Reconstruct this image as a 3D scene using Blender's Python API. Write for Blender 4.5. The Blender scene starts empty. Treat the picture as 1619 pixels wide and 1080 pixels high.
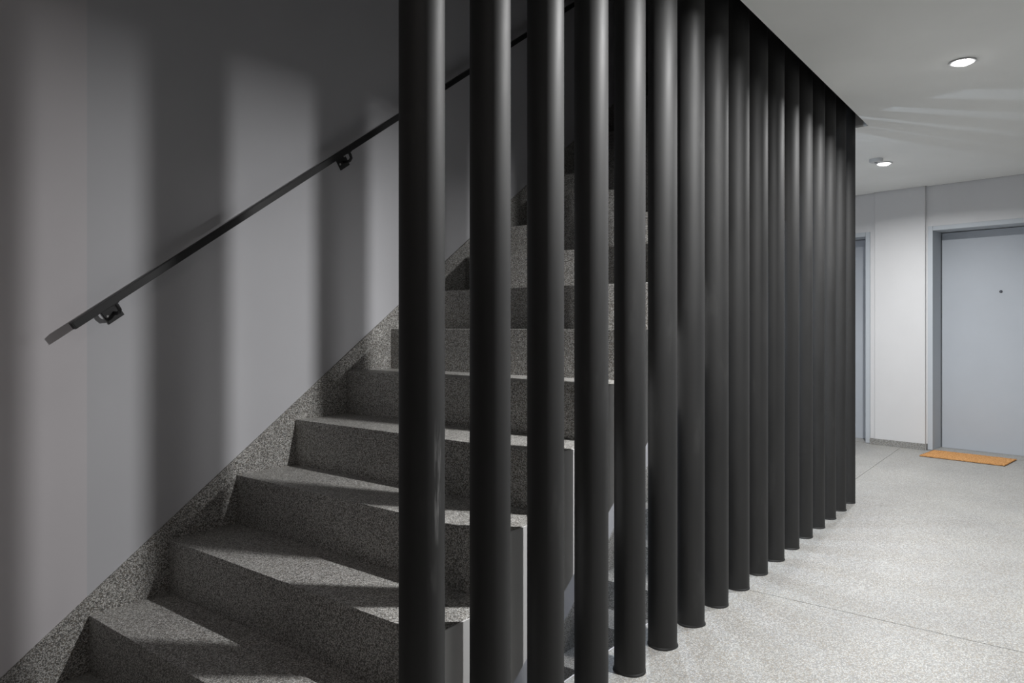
import bpy, bmesh, math, random
from mathutils import Vector, Matrix

random.seed(4)
SC = bpy.context.scene
COL = SC.collection

# ------------------------------------------------------------------ camera, world, exposure
TH = 0.66351                      # azimuth of the view, from the corridor axis (+X) towards the stair wall (+Y)
EYE = 1.1629
cam = bpy.data.cameras.new('camera')
cam.sensor_width = 36.0
cam.lens = 1134.78 / 1619 * 36.0
cam.shift_y = -23.35 / 1619
cam.clip_start = 0.02
cam_o = bpy.data.objects.new('camera', cam)
cam_o.location = (0, 0, EYE)
cam_o.rotation_euler = (math.pi / 2, 0, TH - math.pi / 2)
COL.objects.link(cam_o)
SC.camera = cam_o

world = bpy.data.worlds.new('world')
world.use_nodes = True
world.node_tree.nodes['Background'].inputs[0].default_value = (0.9, 0.95, 1, 1)
world.node_tree.nodes['Background'].inputs[1].default_value = 0.0
SC.world = world
SC.view_settings.view_transform = 'Standard'
SC.view_settings.look = 'None'
SC.view_settings.gamma = 1
SC.view_settings.exposure = 0.6
SC.view_settings.use_curve_mapping = False

LAMP_W = 41.0                     # each corridor downlight
SOFFIT_W = 16.0                    # the cool lamp under the stair flight

# ------------------------------------------------------------------ key dimensions (floor = 0)
CEIL = 2.487                      # plaster ceiling
SLAB = 2.86                       # underside of the concrete slab above
STOREY = 3.0736
RISE, GO = 0.1921, 0.2712
NOSE_X = 1.0252                   # first nosing
SIDE_Y = 1.270                    # open side of the flight
WALL_Y = 2.607                    # face of the skirting on the stair wall
OPEN_Y = 1.309                    # edge of the floor opening
OPEN_X0, OPEN_X1 = 1.437, 5.093
POLE_X0, POLE_DX, POLE_Y, POLE_R = 0.9304, 0.2464, 1.1839, 0.0529
RIGHT_Y = -0.50
BACK_X = -4.5
CE_Y, CE_X0, CE_X1 = 1.063, 0.95, 5.173      # opening in the plaster ceiling
SLOPE = RISE / GO
def soffit_z(x): return 0.312 + SLOPE * (x - 1.877)

# far wall: rotated frame, s = to the left along it, t = into it
FA = math.radians(8.8)
FO = Vector((7.723, 1.099, 0))
FAR = Matrix(((math.sin(FA), math.cos(FA), 0, FO.x), (math.cos(FA), -math.sin(FA), 0, FO.y), (0, 0, 1, 0), (0, 0, 0, 1)))

# ------------------------------------------------------------------ materials
def new_mat(name):
    m = bpy.data.materials.new(name)
    m.use_nodes = True
    return m, m.node_tree.nodes, m.node_tree.links, m.node_tree.nodes['Principled BSDF']

def position(nodes):
    return nodes.new('ShaderNodeNewGeometry').outputs['Position']

def ramp(nodes, stops, interp='LINEAR'):
    r = nodes.new('ShaderNodeValToRGB')
    r.color_ramp.interpolation = interp
    e = r.color_ramp.elements
    while len(e) < len(stops): e.new(0.5)
    for k, (p, c) in enumerate(stops):
        e[k].position = p
        e[k].color = (*c, 1) if len(c) == 3 else c
    return r

def terrazzo(name, tone, warm=(1, 1, 1), rough=0.42, scale=105.0, contrast=1.0):
    m, n, l, b = new_mat(name)
    pos = position(n)
    v = n.new('ShaderNodeTexVoronoi'); v.inputs['Scale'].default_value = scale
    l.new(pos, v.inputs['Vector'])
    sep = n.new('ShaderNodeSeparateColor'); l.new(v.outputs['Color'], sep.inputs[0])
    def g(x, brown=0):
        x = tone * max(.12, 1 + (x - 1) * contrast)
        return (x * warm[0] * (1 + .10 * brown), x * warm[1] * (1 - .02 * brown), x * warm[2] * (1 - .16 * brown))
    chips = ramp(n, [(0, g(.34)), (.22, g(.52, 1)), (.42, g(.82)), (.58, g(1.30)), (.80, g(1.72))], 'CONSTANT')
    l.new(sep.outputs['Red'], chips.inputs[0])
    edge = ramp(n, [(.52, (0, 0, 0)), (.80, (1, 1, 1))])
    l.new(v.outputs['Distance'], edge.inputs[0])
    mix = n.new('ShaderNodeMix'); mix.data_type = 'RGBA'
    l.new(edge.outputs['Color'], mix.inputs['Factor'])
    l.new(chips.outputs['Color'], mix.inputs['A'])
    mix.inputs['B'].default_value = (*g(.6), 1)
    ns = n.new('ShaderNodeTexNoise'); ns.inputs['Scale'].default_value = 2.3; ns.inputs['Detail'].default_value = 5
    l.new(pos, ns.inputs['Vector'])
    wear = ramp(n, [(.3, (.9, .9, .9)), (.7, (1.06, 1.06, 1.05))])
    l.new(ns.outputs['Fac'], wear.inputs[0])
    mul = n.new('ShaderNodeMix'); mul.data_type = 'RGBA'; mul.blend_type = 'MULTIPLY'; mul.inputs['Factor'].default_value = 1
    l.new(mix.outputs['Result'], mul.inputs['A']); l.new(wear.outputs['Color'], mul.inputs['B'])
    l.new(mul.outputs['Result'], b.inputs['Base Color'])
    b.inputs['Roughness'].default_value = rough
    b.inputs['Specular IOR Level'].default_value = 0.35
    bp = n.new('ShaderNodeBump'); bp.inputs['Strength'].default_value = 0.05; bp.inputs['Distance'].default_value = 0.001
    l.new(v.outputs['Distance'], bp.inputs['Height']); l.new(bp.outputs['Normal'], b.inputs['Normal'])
    return m

def paint(name, col, rough=0.75, bump=0.04, scale=260, spec=0.25, vary=0.03):
    m, n, l, b = new_mat(name)
    pos = position(n)
    ns = n.new('ShaderNodeTexNoise'); ns.inputs['Scale'].default_value = 1.7; ns.inputs['Detail'].default_value = 4
    l.new(pos, ns.inputs['Vector'])
    lo = tuple(c * (1 - vary) for c in col); hi = tuple(min(1, c * (1 + vary)) for c in col)
    r = ramp(n, [(.3, lo), (.7, hi)]); l.new(ns.outputs['Fac'], r.inputs[0])
    l.new(r.outputs['Color'], b.inputs['Base Color'])
    b.inputs['Roughness'].default_value = rough
    b.inputs['Specular IOR Level'].default_value = spec
    n2 = n.new('ShaderNodeTexNoise'); n2.inputs['Scale'].default_value = scale
    l.new(pos, n2.inputs['Vector'])
    bp = n.new('ShaderNodeBump'); bp.inputs['Strength'].default_value = bump; bp.inputs['Distance'].default_value = 0.002
    l.new(n2.outputs['Fac'], bp.inputs['Height']); l.new(bp.outputs['Normal'], b.inputs['Normal'])
    return m

def emitter(name, col, strength):
    m, n, l, b = new_mat(name)
    b.inputs['Base Color'].default_value = (.8, .8, .8, 1)
    b.inputs['Emission Color'].default_value = (*col, 1)
    b.inputs['Emission Strength'].default_value = strength
    return m

def pole_mat(name, scuff=None):
    """matte black paint with faint dust; scuff = list of (height, half height, world angle, half angle, amount)"""
    m, n, l, b = new_mat(name)
    tc = n.new('ShaderNodeTexCoord')
    pos = position(n)
    mp = n.new('ShaderNodeMapping'); mp.inputs['Scale'].default_value = (1, 1, 0.28)
    l.new(pos, mp.inputs['Vector'])
    ns = n.new('ShaderNodeTexNoise'); ns.inputs['Scale'].default_value = 9; ns.inputs['Detail'].default_value = 6; ns.inputs['Roughness'].default_value = .62
    l.new(mp.outputs['Vector'], ns.inputs['Vector'])
    r = ramp(n, [(.34, (.014, .014, .014)), (.62, (.019, .019, .019)), (.8, (.040, .040, .039))])
    l.new(ns.outputs['Fac'], r.inputs[0])
    col = r.outputs['Color']
    if scuff:
        sx = n.new('ShaderNodeSeparateXYZ'); l.new(tc.outputs['Object'], sx.inputs[0])
        at = n.new('ShaderNodeMath'); at.operation = 'ARCTAN2'
        l.new(sx.outputs['Y'], at.inputs[0]); l.new(sx.outputs['X'], at.inputs[1])
        n3 = n.new('ShaderNodeTexNoise'); n3.inputs['Scale'].default_value = 60; n3.inputs['Detail'].default_value = 4
        mp3 = n.new('ShaderNodeMapping'); mp3.inputs['Scale'].default_value = (1, 1, 0.12)
        l.new(tc.outputs['Object'], mp3.inputs['Vector']); l.new(mp3.outputs['Vector'], n3.inputs['Vector'])
        streak = ramp(n, [(.42, (0, 0, 0)), (.66, (1, 1, 1))]); l.new(n3.outputs['Fac'], streak.inputs[0])
        for (h, hh, a, ha, amt) in scuff:
            def band(src, c, w):
                s1 = n.new('ShaderNodeMath'); s1.operation = 'SUBTRACT'; l.new(src, s1.inputs[0]); s1.inputs[1].default_value = c
                s2 = n.new('ShaderNodeMath'); s2.operation = 'ABSOLUTE'; l.new(s1.outputs[0], s2.inputs[0])
                mr = n.new('ShaderNodeMapRange'); mr.interpolation_type = 'SMOOTHSTEP'
                mr.inputs['From Min'].default_value = w; mr.inputs['From Max'].default_value = w * .25
                l.new(s2.outputs[0], mr.inputs['Value'])
                return mr.outputs['Result']
            f1 = n.new('ShaderNodeMath'); f1.operation = 'MULTIPLY'
            l.new(band(sx.outputs['Z'], h, hh), f1.inputs[0]); l.new(band(at.outputs[0], a, ha), f1.inputs[1])
            f2 = n.new('ShaderNodeMath'); f2.operation = 'MULTIPLY'; l.new(f1.outputs[0], f2.inputs[0]); l.new(streak.outputs['Color'], f2.inputs[1])
            f3 = n.new('ShaderNodeMath'); f3.operation = 'MULTIPLY'; l.new(f2.outputs[0], f3.inputs[0]); f3.inputs[1].default_value = amt
            mx = n.new('ShaderNodeMix'); mx.data_type = 'RGBA'
            l.new(f3.outputs[0], mx.inputs['Factor']); l.new(col, mx.inputs['A']); mx.inputs['B'].default_value = (.42, .42, .42, 1)
            col = mx.outputs['Result']
    l.new(col, b.inputs['Base Color'])
    rr = ramp(n, [(.3, (.56, .56, .56)), (.7, (.68, .68, .68))]); l.new(ns.outputs['Fac'], rr.inputs[0])
    l.new(rr.outputs['Color'], b.inputs['Roughness'])
    b.inputs['Specular IOR Level'].default_value = 0.5
    n2 = n.new('ShaderNodeTexNoise'); n2.inputs['Scale'].default_value = 420
    l.new(pos, n2.inputs['Vector'])
    bp = n.new('ShaderNodeBump'); bp.inputs['Strength'].default_value = .06; bp.inputs['Distance'].default_value = .001
    l.new(n2.outputs['Fac'], bp.inputs['Height']); l.new(bp.outputs['Normal'], b.inputs['Normal'])
    return m

def coir_mat():
    m, n, l, b = new_mat('coir')
    pos = position(n)
    ns = n.new('ShaderNodeTexNoise'); ns.inputs['Scale'].default_value = 160; ns.inputs['Detail'].default_value = 3
    l.new(pos, ns.inputs['Vector'])
    r = ramp(n, [(.3, (.30, .14, .05)), (.5, (.55, .29, .115)), (.72, (.74, .43, .19))])
    l.new(ns.outputs['Fac'], r.inputs[0]); l.new(r.outputs['Color'], b.inputs['Base Color'])
    b.inputs['Roughness'].default_value = .95; b.inputs['Specular IOR Level'].default_value = .1
    return m

M = {
    'floor': terrazzo('corridor_terrazzo', .345, (1, 1, .975), .45, 240, .52),
    'stair': terrazzo('stair_terrazzo', .39, (1, .985, .955), .42, 350, 1.18),
    'base': terrazzo('skirting_terrazzo', .30, (1, 1, .975), .45, 240, .7),
    'wall': paint('stair_wall_paint', (.55, .55, .575)),
    'wall_lit': paint('stair_wall_warm_lit', (.62, .595, .615)),  # stair wall paint with warm light from the left put into the colour
    'white': paint('corridor_wall_paint', (.66, .66, .665)),
    'grey': paint('corridor_side_paint', (.21, .21, .215)),
    'ceil': paint('ceiling_paint', (.86, .87, .85), .85, .02),
    'side': paint('stair_side_paint', (.70, .70, .70)),
    'fascia': paint('fascia_paint', (.5, .5, .5)),
    'door': paint('door_paint', (.46, .49, .53), .5, .02, 320, .35, .04),
    'frame': paint('door_frame_paint', (.50, .535, .57), .5, .02, 320, .35, .02),
    'concrete': paint('concrete', (.32, .31, .30), .9, .2, 60),
    'pole': pole_mat('pole_black'),
    'pole_scuff': pole_mat('pole_black_scuffed', [(.83, .14, -1.60, .26, .5), (.74, .08, -1.66, .16, .5), (.60, .05, -1.9, .3, .12)]),
    'rail': paint('black_metal', (.022, .022, .023), .5, .03, 300, .4),
    'steel': paint('screw_steel', (.45, .45, .45), .35, 0, 300, .8),
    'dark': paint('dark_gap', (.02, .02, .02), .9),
    'joint': paint('joint_filler', (.26, .26, .25), .9),
    'trimwhite': paint('edge_trim', (.5, .5, .52), .45),
    'plastic': paint('white_plastic', (.60, .61, .62), .4, .01),
    'lens': emitter('lamp_lens', (1, .98, .95), 14),
    'coolens': emitter('soffit_lens', (.8, .9, 1), 6),
    'coir': coir_mat(),
    'backing': paint('rubber_backing', (.06, .045, .035), .8),
    'glass': paint('peephole_glass', (.10, .11, .14), .12, 0, 300, .6),
}

# ------------------------------------------------------------------ builders
def link(name, bm, mat, parent=None, smooth=None, world_m=None):
    bmesh.ops.recalc_face_normals(bm, faces=bm.faces[:])
    me = bpy.data.meshes.new(name)
    bm.to_mesh(me); bm.free()
    mats = mat if isinstance(mat, (list, tuple)) else [mat]
    for k in mats: me.materials.append(k)
    o = bpy.data.objects.new(name, me)
    COL.objects.link(o)
    if smooth is not None:
        for p in me.polygons: p.use_smooth = True
        try: me.set_sharp_from_angle(angle=math.radians(smooth))
        except Exception: pass
    if world_m is not None: o.matrix_world = world_m
    if parent is not None:
        o.parent = parent
    return o

def box(bm, x0, x1, y0, y1, z0, z1, bevel=0.0):
    r = bmesh.ops.create_cube(bm, size=1)
    vs = r['verts']
    for v in vs:
        v.co = Vector(((x0 + x1) / 2 + v.co.x * (x1 - x0), (y0 + y1) / 2 + v.co.y * (y1 - y0), (z0 + z1) / 2 + v.co.z * (z1 - z0)))
    if bevel:
        es = list({e for v in vs for e in v.link_edges})
        bmesh.ops.bevel(bm, geom=es, offset=bevel, segments=2, profile=.5, affect='EDGES')

def boxes(*bs, bevel=0.0):
    bm = bmesh.new()
    for b in bs: box(bm, *b, bevel=bevel)
    return bm

def prism_y(pts, y0, y1):
    """polygon in XZ extruded along Y"""
    bm = bmesh.new()
    a = [bm.verts.new((x, y0, z)) for x, z in pts]
    b = [bm.verts.new((x, y1, z)) for x, z in pts]
    bm.faces.new(a); bm.faces.new(b[::-1])
    for i in range(len(pts)):
        j = (i + 1) % len(pts)
        bm.faces.new((a[j], a[i], b[i], b[j]))
    return bm

def lathe(prof, seg=32, cap=True):
    """profile of (r, z) around Z"""
    bm = bmesh.new()
    rings = []
    for r, z in prof:
        if r < 1e-6: rings.append([bm.verts.new((0, 0, z))])
        else: rings.append([bm.verts.new((r * math.cos(2 * math.pi * k / seg), r * math.sin(2 * math.pi * k / seg), z)) for k in range(seg)])
    for a, b in zip(rings, rings[1:]):
        for k in range(seg):
            k2 = (k + 1) % seg
            if len(a) == 1 and len(b) == 1: continue
            if len(a) == 1: bm.faces.new((a[0], b[k], b[k2]))
            elif len(b) == 1: bm.faces.new((a[k], a[k2], b[0]))
            else: bm.faces.new((a[k], a[k2], b[k2], b[k]))
    if cap:
        for q in (rings[0], rings[-1]):
            if len(q) > 1: bm.faces.new(q)
    return bm

def empty(name, loc, rz=0.0):
    o = bpy.data.objects.new(name, None)
    o.empty_display_size = .1
    o.location = loc; o.rotation_euler = (0, 0, rz)
    COL.objects.link(o)
    return o

def tag(o, label=None, cat=None, group=None, kind=None):
    if label: o['label'] = label
    if cat: o['category'] = cat
    if group: o['group'] = group
    if kind: o['kind'] = kind
    return o

def struct(name, bm, mat, label=None, **k):
    return tag(link(name, bm, mat, **k), label=label, kind='structure')

# ------------------------------------------------------------------ floor
J = 0.0014
NOTCH = 4.55                      # the floor edge steps back here to clear the top of the lower flight
floor = struct('floor', boxes((BACK_X, NOTCH, RIGHT_Y, OPEN_Y, -.22, -.02), (NOTCH, OPEN_X1, RIGHT_Y, SIDE_Y - .006, -.22, -.02), (OPEN_X1, 9.2, RIGHT_Y, OPEN_Y, -.22, -.02), (BACK_X, OPEN_X0, OPEN_Y, WALL_Y + .01, -.22, -.02),
                              (OPEN_X1, 9.2, OPEN_Y, WALL_Y + .01, -.22, -.02)), M['joint'], 'speckled pale grey terrazzo floor of the corridor')
CROSS1, CROSS2 = 3.143, 5.15
for (x0, x1, y0, y1) in ((BACK_X, CROSS1, RIGHT_Y, OPEN_Y), (CROSS2, 9.2, RIGHT_Y, OPEN_Y),
                         (CROSS2, 9.2, OPEN_Y, WALL_Y + .01), (OPEN_X1, CROSS2, OPEN_Y, WALL_Y + .01), (BACK_X, OPEN_X0, OPEN_Y, WALL_Y + .01)):
    e1 = 0 if (y1 == OPEN_Y and x1 <= CROSS2) else J
    link('floor_panel', boxes((x0 + J, x1 - J, y0 + (J if y0 == OPEN_Y else 0), y1 - e1, -.02, 0), bevel=.0012), M['floor'], floor)
link('floor_panel', boxes((CROSS1 + J, NOTCH, RIGHT_Y, OPEN_Y, -.02, 0), (NOTCH, OPEN_X1, RIGHT_Y, SIDE_Y - .006, -.02, 0), (OPEN_X1, CROSS2 - J, RIGHT_Y, OPEN_Y - J, -.02, 0)), M['floor'], floor)
link('edge_trim', boxes((OPEN_X0, NOTCH, OPEN_Y, OPEN_Y + .006, -.22, .001)), M['trimwhite'], floor)
struct('floor.001', boxes((BACK_X, 9.2, RIGHT_Y, WALL_Y + .01, -STOREY - .2, -STOREY)), M['floor'], 'floor of the storey below, under the stairwell')

# ------------------------------------------------------------------ ceiling with the stairwell opening
T = .013
gap = .012
def far_x(y, t): # world x of the far wall plane at depth t
    s = (y - FO.y + t * math.sin(FA)) / math.cos(FA)
    return FO.x + s * math.sin(FA) + t * math.cos(FA)
def ceil_poly(which):
    bm = bmesh.new()
    def poly(pts):
        a = [bm.verts.new((x, y, CEIL)) for x, y in pts]; b = [bm.verts.new((x, y, CEIL + T)) for x, y in pts]
        bm.faces.new(a); bm.faces.new(b[::-1])
        for i in range(len(pts)):
            j = (i + 1) % len(pts); bm.faces.new((a[i], a[j], b[j], b[i]))
    def fp(s, t): v = FAR @ Vector((s, t, 0)); return (v.x, v.y)
    L = WALL_Y + .008
    if which == 0: poly([(BACK_X, RIGHT_Y), (CE_X0, RIGHT_Y), (CE_X0, L), (BACK_X, L)])
    if which == 1: poly([(CE_X0, RIGHT_Y), (CE_X1, RIGHT_Y), (CE_X1, CE_Y), (CE_X0, CE_Y)])
    wt = .035 - gap
    if which == 2: poly([(CE_X1, RIGHT_Y), (far_x(RIGHT_Y, wt), RIGHT_Y), fp(-gap, wt), fp(-gap, -gap), fp(.45 + gap, -gap), fp(.45 + gap, wt), (far_x(L, wt), L), (CE_X1, L), (CE_X1, CE_Y)])
    return bm
c_mid = struct('ceiling', ceil_poly(1), M['ceil'], 'smooth white painted ceiling over the corridor beside the stair slot')
c_near = struct('ceiling.001', ceil_poly(0), M['ceil'], 'white painted ceiling at the near end of the hall')
c_far = struct('ceiling.002', ceil_poly(2), M['ceil'], 'white painted ceiling over the far lobby')
link('concrete_slab', boxes((CE_X0, NOTCH, RIGHT_Y - .2, OPEN_Y, SLAB, STOREY), (NOTCH, CE_X1, RIGHT_Y - .2, SIDE_Y - .006, SLAB, STOREY)), M['concrete'], c_mid)
link('concrete_slab', boxes((BACK_X, CE_X0, RIGHT_Y - .2, WALL_Y, SLAB, STOREY), (CE_X0, OPEN_X0, OPEN_Y, WALL_Y, SLAB, STOREY)), M['concrete'], c_near)
link('concrete_slab', boxes((CE_X1, 9.4, RIGHT_Y - .2, WALL_Y, SLAB, STOREY)), M['concrete'], c_far)
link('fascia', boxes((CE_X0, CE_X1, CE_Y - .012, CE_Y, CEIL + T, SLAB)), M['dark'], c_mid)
link('fascia', boxes((CE_X1, CE_X1 + .012, CE_Y - .012, WALL_Y + .008, CEIL + T, SLAB)), M['fascia'], c_far)
link('fascia', boxes((CE_X0 - .012, CE_X0, CE_Y - .012, WALL_Y + .008, CEIL + T, SLAB)), M['fascia'], c_near)
# underside of the flight above
up = prism_y([(OPEN_X0, soffit_z(OPEN_X0) + STOREY), (OPEN_X1 + .1, soffit_z(OPEN_X1 + .1) + STOREY), (OPEN_X1 + .1, soffit_z(OPEN_X1 + .1) + STOREY + .15), (OPEN_X0, soffit_z(OPEN_X0) + STOREY + .15)], SIDE_Y, WALL_Y)
struct('ceiling_stairwell', up, M['side'], 'sloping painted underside of the next stair flight above')
struct('ceiling.003', boxes((OPEN_X1 + .05, 9.2, RIGHT_Y, WALL_Y, STOREY + CEIL, STOREY + CEIL + .05)), M['concrete'], 'ceiling of the storey above')

# ------------------------------------------------------------------ walls
SEAM = 1.022
wl = struct('wall_left', boxes((BACK_X, 9.4, WALL_Y + .022, WALL_Y + .2, -STOREY, 2 * STOREY + .6)), M['wall'], 'grey painted wall behind the stairs with the handrail on it')
link('plaster_panel', boxes((BACK_X, SEAM, WALL_Y + .008, WALL_Y + .022, -STOREY, 2 * STOREY + .6)), M['wall_lit'], wl)  # near stretch, coloured lighter and warmer in place of warm light
link('plaster_panel', boxes((SEAM, 9.4, WALL_Y + .008, WALL_Y + .022, -STOREY, 2 * STOREY + .6)), M['wall'], wl)
struct('wall_right', boxes((BACK_X, 9.2, RIGHT_Y - .15, RIGHT_Y, -.02, SLAB)), M['grey'], 'painted corridor wall opposite the poles')
struct('wall_back', boxes((BACK_X - .15, BACK_X, RIGHT_Y - .15, WALL_Y + .008, -.02, SLAB)), M['grey'], 'painted wall behind the viewpoint')

# far wall with two door recesses (local s, t, z)
D1 = (-.056 - .93, -.056)         # clear opening of the right door, s range
D2 = (.548, .548 + .86)
FH, FZ = .945 + EYE, .903 + EYE   # frame top, underside of head
LEAF_T = .275
wt = .035
S0, S1 = -1.75, 1.62
J1 = .044
bm = bmesh.new()
TT = LEAF_T + .06
for a, b in ((S0, D1[0] - J1), (D1[1] + J1, D2[0] - J1), (D2[1] + J1, S1)):
    box(bm, a, b, wt, TT, -.02, SLAB)
for d in (D1, D2):
    box(bm, d[0] - J1, d[1] + J1, wt, TT, FH, SLAB)
    box(bm, d[0] - J1, d[1] + J1, LEAF_T + .05, TT, -.02, FH)
wf = struct('wall_far', bm, M['white'], 'pale grey end wall with two doors and a shallow pilaster', world_m=FAR)
def far_part(name, bm, mat, parent, **k):
    return link(name, bm, mat, parent, **k)
pil = far_part('pilaster', boxes((0, .45, 0, wt, 0, SLAB), bevel=.002), M['white'], wf)
bb = tag(link('baseboard_far', boxes((-.004, .495, -.010, -.0005, 0, .060), (-.012, -.0005, -.010, .034, 0, .060), bevel=.001), M['base'], world_m=FAR), 'low terrazzo skirting along the foot of the pilaster', kind='structure')
link('trim_1', boxes((S0, D1[0] - J1, wt - .012, wt - .0005, 0, .06)), M['base'], world_m=FAR)['kind'] = 'structure'

def make_door(name, d, peep, label):
    root = struct(name, boxes((d[0] + .004, d[1] - .008, LEAF_T, LEAF_T + .045, .0045, FZ - .006), bevel=.0015), M['door'], label, world_m=FAR)
    for a, b, nm in ((d[1], d[1] + J1 - .002, 'door_jamb'), (d[0] - J1 + .002, d[0], 'door_jamb')):
        link(nm, boxes((a, b, wt - .006, LEAF_T + .05, 0.004, FH), bevel=.0015), M['frame'], root)
    link('door_head', boxes((d[0] + .0015, d[1] - .0015, wt - .006, LEAF_T + .05, FZ, FH - .0005), bevel=.0015), M['frame'], root)
    link('door_sill', boxes((d[0], d[1], wt + .004, LEAF_T + .05, .0, .004)), M['floor'], root)
    if peep:
        pl = lathe([(0, 0), (.0125, 0), (.0125, .003), (.0105, .005), (.0075, .0045)], 24, cap=False)
        o = link('peephole', pl, M['rail'], root, smooth=40)
        o.location = (-.545, LEAF_T - .0005, .321 + EYE); o.rotation_euler = (math.pi / 2, 0, 0)
        tag(o, 'small round dark peephole')
        g = link('peephole_lens', lathe([(0, .0065), (.004, .006), (.0076, .004)], 20, cap=False), M['glass'], o, smooth=60)
    for zz in (.35, 1.05, 1.75):
        hh = lathe([(.0001, 0), (.006, 0), (.006, .09), (.0001, .09)], 12, cap=False)
        o = link('hinge', hh, M['frame'], root, smooth=40)
        o.location = (d[0] + .010, LEAF_T - .004, zz)
    return root
make_door('door_1', D1, True, 'blue-grey flat door in a deep frame with a peephole, right of the pilaster')
make_door('door_2', D2, False, 'blue-grey door left of the pilaster, mostly hidden behind the last black pole')

# ------------------------------------------------------------------ the stairs
def make_stairs(label):
    root = empty('staircase', (NOSE_X, (SIDE_Y + WALL_Y) / 2, 0))
    inv = Matrix.Translation(-root.location)
    def part(name, bm, mat, **k):
        bm.transform(inv)
        return link(name, bm, mat, root, **k)
    C = .022                                     # cladding thickness
    TT_ = .030                                   # tread thickness
    prof = [(NOSE_X + C, 0.0)]
    for i in range(16):
        x = NOSE_X + i * GO + C; z = RISE * (i + 1) - TT_
        if i: prof.append((x, RISE * i - TT_))
        prof.append((x, z))
    xe = OPEN_X1 + .0
    prof = prof[:-1]
    xl = NOSE_X + 15 * GO + C
    prof.append((xl, soffit_z(xl)))
    prof.append((OPEN_X0, 0.0))
    tag(part('flight_body', prism_y(prof, SIDE_Y + .005, WALL_Y), M['side']), 'light painted concrete side and underside')
    lip = [(NOSE_X + .001, 0.0)]
    for i in range(15):
        x = NOSE_X + i * GO + .001; z = RISE * (i + 1) - .0015
        if i: lip.append((x, RISE * i - .0015))
        lip.append((x, z))
    lip += [(xl, RISE * 15 - .0015), (xl, soffit_z(xl)), (OPEN_X0, 0.0)]
    tag(part('side_plaster', prism_y(lip, SIDE_Y, SIDE_Y + .0048), M['side']), 'light painted plaster over the step ends')
    for i in range(15):
        x = NOSE_X + i * GO; z = RISE * (i + 1)
        o = part('tread', boxes((x, x + GO + C, SIDE_Y + .005, WALL_Y, z - TT_, z), bevel=.0012), M['stair'])
    for i in range(16):
        x = NOSE_X + i * GO; z = RISE * (i + 1)
        z1 = z - TT_ if i < 15 else z - .02
        part('riser', boxes((x, x + C, SIDE_Y + .005, WALL_Y, RISE * i, z1)), M['stair'])
    # stepped-stair skirting with a straight raking top
    def top(x): return -.9059 + EYE + .718 * (x - NOSE_X)
    x0 = NOSE_X - (top(NOSE_X)) / .718
    xe = OPEN_X1 + .07
    sk = prism_y([(x0, 0), (NOSE_X + .4, 0), (xe, top(xe) - .40), (xe, top(xe)), (x0 + .01, .006)], WALL_Y, WALL_Y + .0078)
    tag(part('skirting', sk, M['stair']), 'terrazzo skirting rising along the wall')
    return tag(root, label, 'staircase')
stairs = make_stairs('terrazzo stairs climbing along the grey wall behind the black poles')
# the same flight one storey down, glimpsed between the poles
low = stairs.copy(); COL.objects.link(low); low.location.z -= STOREY
for ch in list(stairs.children):
    c = ch.copy(); COL.objects.link(c); c.parent = low
low['label'] = 'lower stair flight glimpsed below floor level through the gaps between poles'

# ------------------------------------------------------------------ handrail
def make_handrail():
    Yr, w = WALL_Y - .062, .0122
    zr = lambda x: .003 + EYE + .7055 * (x - .953)
    a = math.atan(.7055)
    root = empty('handrail', (.953, WALL_Y + .008, zr(.953)))
    R = Matrix.Translation(root.location) @ Matrix.Rotation(-a, 4, 'Y')
    # local: u along the rail, Y from the wall, w perpendicular up
    inv = Matrix.Translation(-root.location)
    dy = Yr - root.location.y
    Rl = Matrix.Rotation(-a, 4, 'Y')
    def part(name, bm, mat, par, m=Rl, **k):
        bm.transform(m); return link(name, bm, mat, par, **k)
    part('rail_bar', boxes((0, 5.1, dy - w, dy + w, -w, w), bevel=.0014), M['rail'], root)
    tag(part('end_cap', boxes((-.003, -.0001, dy - w + .0003, dy + w - .0003, -w + .0003, w - .0003), bevel=.0006), M['rail'], root), 'flat end plate closing the tube')
    for u in (.147, 1.36, 2.56, 3.76, 4.96):
        P = .030
        pl = part('bracket_plate', boxes((u - P, u + P, -.006, -.0003, -.076, -.016), bevel=.001), M['rail'], root)
        # bent round arm from the plate out and up into the rail
        bm = bmesh.new()
        path = [(0, -.005, -.052), (0, -.030, -.054), (0, -.050, -.050), (0, dy + .004, -.040), (0, dy, -.026), (0, dy, -.0122)]
        rings = []
        for k, (px, py, pz) in enumerate(path):
            q0 = Vector(path[max(0, k - 1)]); q1 = Vector(path[min(len(path) - 1, k + 1)])
            d = (q1 - q0).normalized(); s = Vector((1, 0, 0)); n_ = d.cross(s)
            rings.append([bm.verts.new(Vector((u + .004 + px, py, pz)) + .0065 * (math.cos(t) * s + math.sin(t) * n_)) for t in [2 * math.pi * j / 12 for j in range(12)]])
        for r0, r1 in zip(rings, rings[1:]):
            for j in range(12): bm.faces.new((r0[j], r0[(j + 1) % 12], r1[(j + 1) % 12], r1[j]))
        bm.faces.new(rings[0]); bm.faces.new(rings[-1])
        part('bracket_arm', bm, M['rail'], pl, smooth=50)
        for (du, dz) in ((-.021, -.050), (.022, -.030)):
            s = lathe([(0, .004), (.003, .0042), (.0048, .002), (.005, 0)], 12, cap=False)
            m = Rl @ Matrix.Translation((u + du, -.0058, dz)) @ Matrix.Rotation(math.pi / 2, 4, 'X')
            tag(part('screw', s, M['steel'], pl, m=m, smooth=50), 'small bright screw head')
        part('saddle', boxes((u - .014, u + .014, dy - .009, dy + .009, -.0150, -.0124), bevel=.0008), M['rail'], pl)
    return tag(root, 'black square metal handrail rising along the grey stair wall', 'handrail')
make_handrail()

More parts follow.
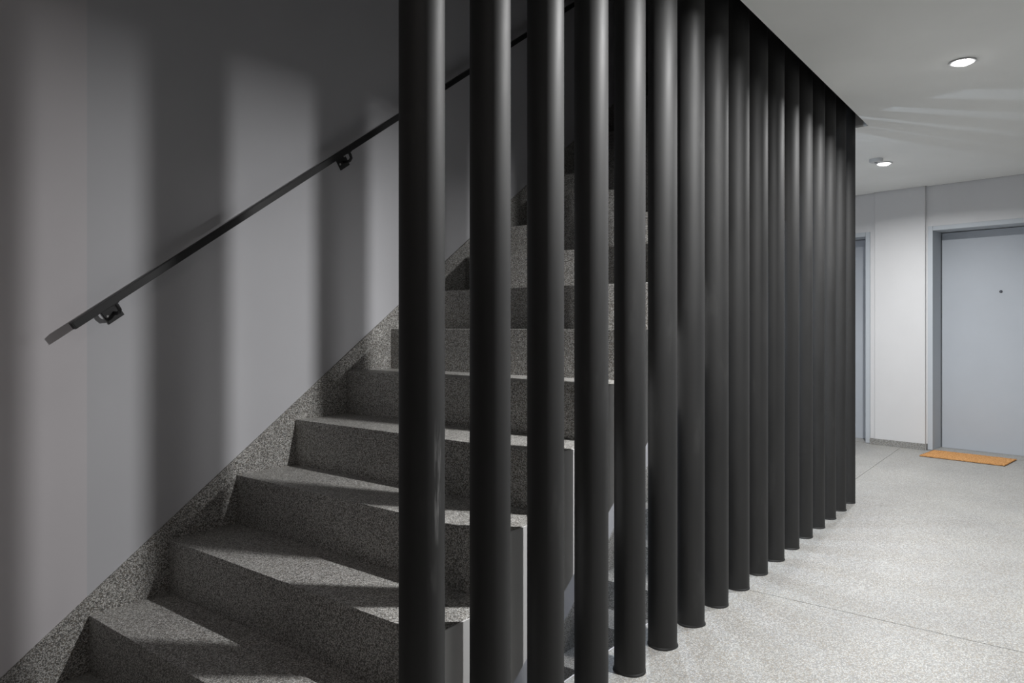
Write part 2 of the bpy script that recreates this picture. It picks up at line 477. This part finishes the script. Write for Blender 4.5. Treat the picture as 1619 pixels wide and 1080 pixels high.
# ------------------------------------------------------------------ black poles
ORD = ['first', 'second', 'third', 'fourth', 'fifth', 'sixth', 'seventh', 'eighth', 'ninth', 'tenth', 'eleventh', 'twelfth', 'thirteenth', 'fourteenth', 'fifteenth', 'sixteenth', 'seventeenth']
def pole_mesh():
    return lathe([(POLE_R, 0.0), (POLE_R, .5), (POLE_R, 1.5), (POLE_R, SLAB)], 72)
def bead_mesh(seed):
    rnd = random.Random(seed)
    bm = bmesh.new()
    seg = 48
    rings = []
    ph = rnd.random() * 6.28
    wob = [.0022 + .0016 * math.sin(3 * 2 * math.pi * k / seg + ph) + rnd.random() * .0012 for k in range(seg)]
    for lvl in range(4):
        f = (1.0, .9, .5, -.15)[lvl]; z = (0, .003, .006, .009)[lvl]
        rings.append([bm.verts.new(((POLE_R + wob[k] * f) * math.cos(2 * math.pi * k / seg), (POLE_R + wob[k] * f) * math.sin(2 * math.pi * k / seg), z)) for k in range(seg)])
    for a, b in zip(rings, rings[1:]):
        for k in range(seg): bm.faces.new((a[k], a[(k + 1) % seg], b[(k + 1) % seg], b[k]))
    return bm
pole0 = link('pole', pole_mesh(), M['pole'], smooth=30)
pole0.location = (POLE_X0 + POLE_DX, POLE_Y, 0)
for k in range(17):
    if k == 0:
        p = pole0
    else:
        p = pole0.copy(); COL.objects.link(p)
    p.location = (POLE_X0 + POLE_DX * (k + 1), POLE_Y, 0)
    link('base_bead', bead_mesh(k), M['pole'], p, smooth=60)
    if k == 0: lab = 'round matte black pole with pale scuffs, the leftmost and nearest of the row'
    elif k == 16: lab = 'round matte black pole at the far right end of the row, beside the pale corridor'
    else: lab = 'round matte black pole, %s from the left in the row beside the stairs' % ORD[k]
    tag(p, lab, 'pole', 'black poles screening the stairs')
pole0.data = pole0.data.copy()
pole0.data.materials[0] = M['pole_scuff']

# ------------------------------------------------------------------ ceiling lamps
def downlight(x, y, label, watts=LAMP_W, col=(1, .998, .992), spread=160):
    ring = link('downlight', lathe([(.044, 0), (.050, -.001), (.058, -.002), (.061, -.0045), (.060, -.007), (.053, -.008), (.047, -.006), (.044, -.002)], 40, cap=False), M['plastic'], smooth=40)
    ring.location = (x, y, CEIL)
    link('lamp_lens', lathe([(.046, -.004), (.040, -.012), (.028, -.017), (.012, -.0195), (0, -.020)], 32, cap=False), M['lens'], ring, smooth=60)
    la = bpy.data.lights.new('lamp_light', 'AREA')
    la.shape = 'DISK'; la.size = .05; la.energy = watts; la.color = col
    la.spread = math.radians(spread)
    lo = bpy.data.objects.new('lamp_light', la); COL.objects.link(lo)
    lo.location = (0, 0, -.023); lo.parent = ring
    return tag(ring, label, 'ceiling lamp', 'round corridor downlights')
downlight(2.197, .434, 'round white downlight over the near end of the corridor, above the frame', spread=170)
downlight(4.205, .434, 'round glowing downlight in the white ceiling, nearest one in view', 31)
downlight(6.43, 1.205, 'round glowing downlight far off, beside a small grey ceiling sensor', 25)
downlight(.20, .434, 'added warm fill light over the foot of the stairs, unseen above the frame', 1.6, (1, .87, .83))  # made-up weak fill to warm the near wall and risers
sn = link('ceiling_sensor', lathe([(.050, 0), (.050, -.019), (.046, -.025), (.030, -.027), (0, -.0275)], 36, cap=False), M['plastic'], smooth=35)
sn.location = (6.237, 1.226, CEIL)
link('sensor_eye', lathe([(.014, -.0268), (.011, -.031), (0, -.033)], 20, cap=False), M['glass'], sn, smooth=60)
tag(sn, 'small round grey ceiling sensor next to the far downlight', 'sensor')

# lamp under the flight, lights the stairs going down
sx_, sy_ = 3.65, 2.0
sl = link('soffit_lamp', lathe([(.075, 0), (.075, -.02), (.07, -.025), (.03, -.028), (.03, -.05), (0, -.05)], 32, cap=False), M['plastic'], smooth=35)
sl.location = (sx_, sy_, 1.50)
link('mount_stem', lathe([(.012, 0), (.012, .063)], 12), M['plastic'], sl)
lob = link('lamp_globe', lathe([(0, -.045), (.02, -.047), (.033, -.06), (.036, -.075), (.030, -.09), (0, -.1)], 24, cap=False), M['coolens'], sl, smooth=60)
pl_ = bpy.data.lights.new('lamp_light', 'POINT'); pl_.energy = SOFFIT_W; pl_.color = (.72, .84, 1); pl_.shadow_soft_size = .02
po = bpy.data.objects.new('lamp_light', pl_); COL.objects.link(po); po.parent = sl; po.location = (0, -.06, -.075)
tag(sl, 'cool white lamp hanging under the stair flight, hidden behind the poles', 'lamp')

# ------------------------------------------------------------------ doormat
def make_mat():
    s0, s1, t0, t1 = -.718, -.074, -.39, .018
    rnd = random.Random(9)
    nx, ny, H = 52, 34, .010
    bm = bmesh.new()
    g = [[None] * (ny + 1) for _ in range(nx + 1)]
    for i in range(nx + 1):
        for j in range(ny + 1):
            e = i in (0, nx) or j in (0, ny)
            x = s0 + (s1 - s0) * i / nx; y = t0 + (t1 - t0) * j / ny
            if e: x += rnd.uniform(-.003, .003); y += rnd.uniform(-.003, .003)
            g[i][j] = bm.verts.new((x, y, H + rnd.uniform(-.0025, .0025) - (.002 if e else 0)))
    for i in range(nx):
        for j in range(ny): bm.faces.new((g[i][j], g[i + 1][j], g[i + 1][j + 1], g[i][j + 1]))
    be = [e for e in bm.edges if e.is_boundary]
    r = bmesh.ops.extrude_edge_only(bm, edges=be)
    for v in [q for q in r['geom'] if isinstance(q, bmesh.types.BMVert)]: v.co.z = .0036
    o = link('doormat', bm, M['coir'], world_m=FAR)
    bm = bmesh.new()
    for k in range(5200):
        if k % 4 == 0:
            e = rnd.randrange(4); f = rnd.random()
            x, y = ((s0, t0 + f * (t1 - t0)), (s1, t0 + f * (t1 - t0)), (s0 + f * (s1 - s0), t0), (s0 + f * (s1 - s0), t1))[e]
        else: x, y = rnd.uniform(s0, s1), rnd.uniform(t0, t1)
        a = rnd.random() * 6.28; h = rnd.uniform(.002, .005); ln = rnd.uniform(.0, .006); w = .0011
        base = Vector((x, y, H - .003)); side = Vector((math.cos(a), math.sin(a), 0)) * w
        lean = Vector((math.cos(a + 1.57), math.sin(a + 1.57), 0)) * ln
        bm.faces.new([bm.verts.new(base - side), bm.verts.new(base + side), bm.verts.new(base + lean + Vector((0, 0, h + .003)))])
    link('rubber_backing', boxes((s0 - .001, s1 + .001, t0 - .002, t1 + .001, 0, .0035)), M['backing'], o)
    link('coir_pile', bm, M['coir'], o)['kind'] = 'stuff'
    return tag(o, 'orange-brown coir doormat in front of the blue-grey door', 'doormat')
make_mat()
